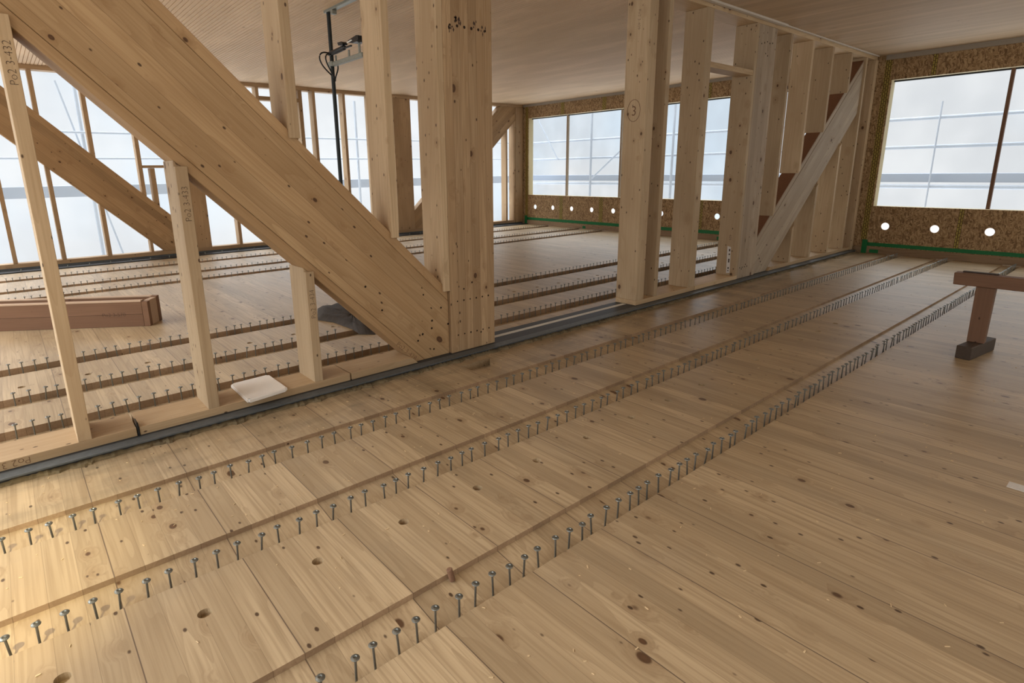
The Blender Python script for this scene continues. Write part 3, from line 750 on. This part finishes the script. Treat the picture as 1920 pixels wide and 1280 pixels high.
MB().tube([(3.10, 6.38, 2.785), (3.10, 6.20, 2.787), (3.10, 6.02, 2.795), (3.10, 5.99, 2.795)], [.024, .026, .026, .014], 12).build('housing', M_BLACK, fl2_)
MB().box(3.09, 3.11, 5.86, 6.0, 2.781, 2.796).build('bracket', M_BLACK, fl2_)
MB().prism([(6.12, 2.858), (6.02, 2.852), (5.99, 2.83), (6.00, 2.818), (6.10, 2.825)], 'X', 3.07, 3.13).bevel(.003).build('shade', M_BLACK, fl2_)
def cable(pts, label, r=.008):
    tag(MB().tube(pts, r, 8).build('cable', M_BLACK, smooth=True), label, 'cable', 'cables on the pole')
def bez(P, n=24):
    P = [Vector(p) for p in P]; out = []
    for k in range(n + 1):
        q = list(P); t = k / n
        while len(q) > 1: q = [a.lerp(b_, t) for a, b_ in zip(q, q[1:])]
        out.append(q[0])
    return out
cable(bez([(3.11, 6.36, 2.78), (2.95, 6.37, 2.84), (2.92, 6.37, 2.70), (3.02, 6.37, 2.63), (3.10, 6.36, 2.56)]), 'outer loop of black cable hanging left of the pole')
cable(bez([(3.11, 6.32, 2.76), (2.98, 6.32, 2.82), (3.00, 6.32, 2.66), (3.08, 6.32, 2.62), (3.12, 6.335, 2.52)]), 'inner loop of black cable hanging left of the pole')
cable(bez([(3.16, 6.34, 2.70), (3.20, 6.34, 2.62), (3.14, 6.36, 2.58), (3.14, 6.365, 2.5)]), 'short black cable tail right of the pole below the arm')

# ------------------------------------------------------------------ timber trough, tarp, white board, trestle
d = Vector((0.823, -0.568, 0)).normalized(); nrm = Vector((-d.y, d.x, 0))
E0 = Vector((0.99, 6.574, 0))           # front lower corner of its right end
cr_ = empty('timber_trough', E0 + d * -1.2 + nrm * .14, 'long brown timber trough lying on the floor behind the left studs', 'timber trough')
def ob(a0, a1, b0, b1, z0, z1, name, mat, bev=.002):
    c = E0 + d * (a0 + a1) / 2 + nrm * (b0 + b1) / 2 + Vector((0, 0, (z0 + z1) / 2))
    ang = math.atan2(d.y, d.x)
    m = MB().box(-(a1 - a0) / 2, (a1 - a0) / 2, -(b1 - b0) / 2, (b1 - b0) / 2, 0, z1 - z0).bevel(bev)
    o = m.build(name, mat, cr_, origin=(0, 0, 0))
    o.location = c - Vector((0, 0, (z1 - z0) / 2)) - cr_.location
    o.rotation_euler = (0, 0, ang)
    return o
LEN = 2.6
f0 = ob(-LEN, -.06, 0, .048, 0.001, .127, 'front_board', M_CRATE)
ob(-LEN, -.06, 0, .048, .129, .256, 'front_board', M_CRATE)
ob(-LEN, -.06, -.002, .050, .257, .272, 'edge_strip', M_CRATEL, .001)
ob(-.058, 0, -.001, .052, 0.001, .258, 'corner_post', M_CRATE)
ob(-.058, -.004, .054, .205, 0.001, .262, 'end_block', M_CRATEL)
ob(-.058, 0, .207, .262, 0.001, .272, 'corner_post', M_CRATE)
ob(-LEN, -.06, .212, .260, 0.001, .262, 'back_board', M_CRATE)
ob(-LEN, -.06, .210, .262, .263, .274, 'edge_strip', M_CRATEL, .001)
ob(-LEN, -.06, .052, .208, 0.001, .06, 'bottom_board', M_CRATE)
text('Po2 3-570', .055, E0 + d * -.34 - nrm * .0 + Vector((0, 0, .127)), d, (0, 0, 1), M_INK, cr_)

random.seed(21)
ring_ = [(2.36, 5.60), (2.58, 6.09), (2.86, 6.13), (3.25, 5.95), (3.2, 5.30), (2.75, 4.85), (2.53, 4.70), (2.43, 4.80), (2.46, 5.02), (2.44, 5.40)]
tp = MB()
c0 = Vector((2.68, 5.45, .075))
prev = None
rows = 7
grid = []
for j in range(rows):
    t = j / (rows - 1)
    rr = []
    N = len(ring_) * 4
    for k in range(N):
        i, f = divmod(k, 4); a_ = Vector((*ring_[i], 0)); b_ = Vector((*ring_[(i + 1) % len(ring_)], 0))
        p = a_.lerp(b_, f / 4)
        p = Vector((p.x, p.y, 0)).lerp(Vector((c0.x, c0.y, 0)), t)
        z = .004 if j == 0 else .045 + .012 * math.sin(k * 1.7 + j) * random.random() + .012 * random.random()
        rr.append(tp.bm.verts.new((p.x, p.y, z)))
    grid.append(rr)
for A, B in zip(grid, grid[1:]):
    for k in range(len(A)): tp.bm.faces.new((A[k], A[(k + 1) % len(A)], B[(k + 1) % len(A)], B[k]))
bmesh.ops.recalc_face_normals(tp.bm, faces=tp.bm.faces)
tag(tp.build('folded_tarp', M_TARP, smooth=True), 'crumpled charcoal tarp on the floor behind the large diagonal', 'tarp')

wb = MB()
q = [(1.003, 3.912), (1.003 + .004, 3.545), (1.272, 3.590), (1.264, 3.932)]
q = [(1.000, 3.925), (0.994, 3.548), (1.268, 3.588), (1.266, 3.940)]
wb.prism([q[0], q[1], q[2], q[3]], 'Z', .0955, .121)
ed = [e for e in wb.bm.edges if abs((e.verts[0].co - e.verts[1].co).z) > .01]
bmesh.ops.bevel(wb.bm, geom=ed, offset=.014, segments=5, affect='EDGES')
bmesh.ops.bevel(wb.bm, geom=[e for e in wb.bm.edges if abs((e.verts[0].co - e.verts[1].co).z) < .001 and e.is_boundary is False and e.calc_face_angle(0) > 1.2], offset=.005, segments=3, affect='EDGES')
tag(wb.build('white_board', M_WHITE), 'white rounded square board lying on the sole plate', 'board')

tr = empty('trestle', (5.86, .40, 0), 'low dark brown timber trestle at the right edge', 'trestle')
bb = MB().prism([(1.058, .556), (1.063, .652), (-.9, .652), (-.9, .556)], 'X', 5.80, 5.90).bevel(.004); bb.build('top_beam', M_TREST, tr)
def leg(y0, nm=True):
    MB().prism([(y0 - .062, .106), (y0 + .046, .106), (y0 + .052, .555), (y0 - .066, .555)], 'X', 5.815, 5.895).bevel(.003).build('post', M_TRESTZ, tr)
    MB().obox((5.866, y0 - .012, .053), (.98, -.14, 0), .24, .050, .052).bevel(.004).build('foot', M_TRESTX, tr)
leg(.862); leg(-.55)
tag(MB().box(5.86, 5.90, .80, 1.02, .653, .661).build('wood_strip', M_TRESTX), 'thin dark strip of wood lying on top of the trestle', 'strip')

# strap ends in the sole plate joint
tag(MB().prism([(.3945, .047), (.4035, .047), (.4035, .118), (.4015, .128), (.3995, .112), (.397, .132), (.3945, .115)], 'Y', 3.618, 3.70).build('strap', M_BLACK), 'frayed black strap sticking out of the left sole plate joint', 'strap')
tag(MB().tube([(1.093, 1.535, -.022), (1.083, 1.542, .030)], .012, 12).bevel(.002).build('wood_plug', M_TREST), 'brown wooden plug leaning on the edge of the nearest groove', 'plug')
tag(MB().box(3.46, 3.53, .22, .29, .0005, .0025).build('paper_scrap', M_PAPER), 'small pale scrap on the floor at the right edge', 'scrap')
# shavings
random.seed(17)
ch = MB()
for k in range(420):
    if k < 260: x_, y_ = random.uniform(-.3, 5), random.choice((random.uniform(2.3, 3.5), random.uniform(.2, 3.4)))
    else: x_, y_ = random.uniform(-.3, 9), random.uniform(.0, 3.5)
    if any(n_[0] - .02 < y_ < n_[1] + .02 for n_ in NOTCH) or any((x_ - a_) ** 2 + (y_ - b_) ** 2 < .0018 for a_, b_ in dowels) or (2.55 < x_ < 2.92 and 3.2 < y_ < 3.46): continue
    a_ = random.uniform(0, math.pi); l_ = random.uniform(.002, .008); w_ = random.uniform(.001, .0024)
    ch.obox((x_, y_, .002), (math.cos(a_), math.sin(a_), 0), l_, w_, .0012)
o = ch.build('wood_shavings', M_CHIP); tag(o, 'pale wood shavings scattered over the near floor', 'shavings', kind='stuff')

# ------------------------------------------------------------------ screws standing in the grooves
def screw_bm():
    m = MB()
    b = m.bm
    prof = [(.0060, .0915), (.0140, .0935), (.0150, .0955), (.0140, .0975), (.0085, .1000), (.0060, .1003), (.0048, .0985), (.0040, .0972)]
    N = 12; rings = []
    for r, z in prof: rings.append([b.verts.new((r * math.cos(2 * math.pi * k / N), r * math.sin(2 * math.pi * k / N), z)) for k in range(N)])
    for A, B in zip(rings, rings[1:]):
        for k in range(N): b.faces.new((A[k], A[(k + 1) % N], B[(k + 1) % N], B[k]))
    b.faces.new(rings[-1]); b.faces.new(rings[0][::-1])
    bmesh.ops.recalc_face_normals(b, faces=b.faces)
    return m
def shank_bm(): return MB().tube([(0, 0, -.012), (0, 0, .088), (0, 0, .0914)], [.0041, .0041, .0060], 10)
R3 = [Vector(v) for v in CR]
def ray(px_, py_):
    c = Vector(((px_ - PX) / FPX, (py_ - PY) / FPX, 1.0))
    return R3[0] * c.x + R3[1] * c.y + R3[2] * c.z
def x_at(px_, py_, y): r = ray(px_, py_); return r.x * y / r.y
def proj(p):
    p = Vector(p) - Vector((0, 0, CAMZ)); z = R3[2].dot(p)
    return (R3[0].dot(p) / z * FPX + PX, R3[1].dot(p) / z * FPX + PY, z)
B1 = '9.4,1034 58,1018.6 99,1003.6 142.5,990.5 178,978 227,964 262.5,951 300,938.7 335.6,927.5 375,913.6 402,905 435,893.7 465,884 496,874 517.5,867.5 548.6,856 577.5,847 605,837.5 629,830 659,819.5 677,813 700,806.7 722.7,798 742.7,791.7 769,783 785.7,777.7 805.7,771.7 825,765 844,758.7 865,751 882,746 897,741.7 914,735.7 931,730.7 949,724 964,719'
B2 = '20.6,1223.7 73,1199 127.5,1178 182.6,1156 225,1137.5 277.5,1117 321,1098 368,1079 409.5,1062.5 446,1045.6 489,1029 524,1014.5 561,999 593.6,985 624,972.5 659,957.5 687,946 720,931 743,922 766,912 794,901 821,890 845,880 867,871 886,862 911,852.5 934,843 953,835 973,827 991,819.5'
B3 = '605,1310 667,1272 703,1246 749,1220 784.5,1198 818,1175.7 860,1151.7 893,1130 926,1110 955,1091 982.5,1075 1010,1058.7 1040.6,1040 1066,1025 1090,1008 1110,995 1135.5,982 1159,967 1180.5,953 1198,940.6 1214,929 1236,919 1255,906 1272,895 1287,886 1302,877 1321,865.6 1336,857 1352,847 1366,839 1376,832 1395,819 1408,812 1419,806 1431.7,796.7 1444,790 1454,783 1465,776.7 1476.7,770 1486.7,762.7 1497,755.7 1506.7,748 1517,743 1524,739 1535,734 1545,728 1553,722.7 1562,716 1571,710.7 1580,701.7'
ROWS = []
for s_, y in ((B3, 1.387), (B2, 2.209), (B1, 2.887)):
    xs = [x_at(*[float(v) for v in p.split(',')], y) for p in s_.split()]
    ROWS.append([y, -.045, xs])
R43 = [-.151, -.064, .014, .081, .190, .274, .359, .439, .504, .598]
R5 = [-.143, -.058, .029, .098, .185, .271, .361, .436, .501, .602, .686]
ROWS += [[4.302, -.047, R43], [4.967, -.047, R5], [5.797, -.047, [-.16]], [9.055, -.040, [-.1]], [9.825, -.040, [-.1]], [10.925, -.040, [-.1]]]
NM = ['the groove nearest the camera', 'the second groove from the camera', 'the groove along the base rail', 'the first groove behind the internal frame', 'the second groove behind the internal frame', 'the third groove behind the internal frame', 'the third groove from the far window wall', 'the second groove from the far window wall', 'the last groove before the far window wall']
random.seed(33)
cand = []
for ri, (y, z, xs) in enumerate(ROWS):
    while xs[-1] < XW - .22: xs.append(xs[-1] + random.gauss(.083, .006))
    xs = [x_ for x_ in xs if not (2.3 < x_ < 3.3 and 4.6 < y < 6.2)]
    for i, x_ in enumerate(xs):
        u_, v_, dz = proj((x_, y, .05))
        cand.append((dz if (-15 < u_ < 1935 and v_ < 1330) else dz + 100, ri, i, x_, y, z))
cand.sort()
def ordinal(n): return '%d%s' % (n, 'th' if n % 100 in (11, 12, 13) else {1: 'st', 2: 'nd', 3: 'rd'}.get(n % 10, 'th'))
base = None; rest = MB()
for k, (dz, ri, i, x_, y, z) in enumerate(cand):
    if dz > 100: continue
    rot = (random.gauss(0, .035), random.gauss(0, .035), random.uniform(0, 6))
    if k < 300:
        if base is None:
            base = shank_bm().build('steel_screw', M_STEEL, origin=(0, 0, 0)); o = base
            head = screw_bm().build('head', M_STEEL, base, origin=(0, 0, 0))
        else:
            o = base.copy(); COL.objects.link(o)
            hd = head.copy(); COL.objects.link(hd); hd.parent = o
        o.location = (x_, y + random.gauss(0, .004), z); o.rotation_euler = rot
        tag(o, '%s steel screw from the left standing in %s' % (ordinal(i + 1), NM[ri]), 'screw', 'steel screws standing in the floor grooves')
    else:
        m4 = Matrix.Translation((x_, y, z)) @ Matrix.Rotation(rot[0], 4, 'X') @ Matrix.Rotation(rot[1], 4, 'Y')
        rings = []
        for r, zz in ((.0042, -.01), (.0042, .09), (.0145, .094), (.0145, .097), (.005, .1)):
            rings.append([rest.bm.verts.new(m4 @ Vector((r * math.cos(a_ * math.pi / 3), r * math.sin(a_ * math.pi / 3), zz))) for a_ in range(6)])
        for A, B in zip(rings, rings[1:]):
            for a_ in range(6): rest.bm.faces.new((A[a_], A[(a_ + 1) % 6], B[(a_ + 1) % 6], B[a_]))
        rest.bm.faces.new(rings[-1])
tag(rest.build('distant_screws', M_STEEL, origin=(0, 0, 0)), 'rows of tiny distant steel screws in the farther parts of the floor grooves', 'screws', kind='stuff')
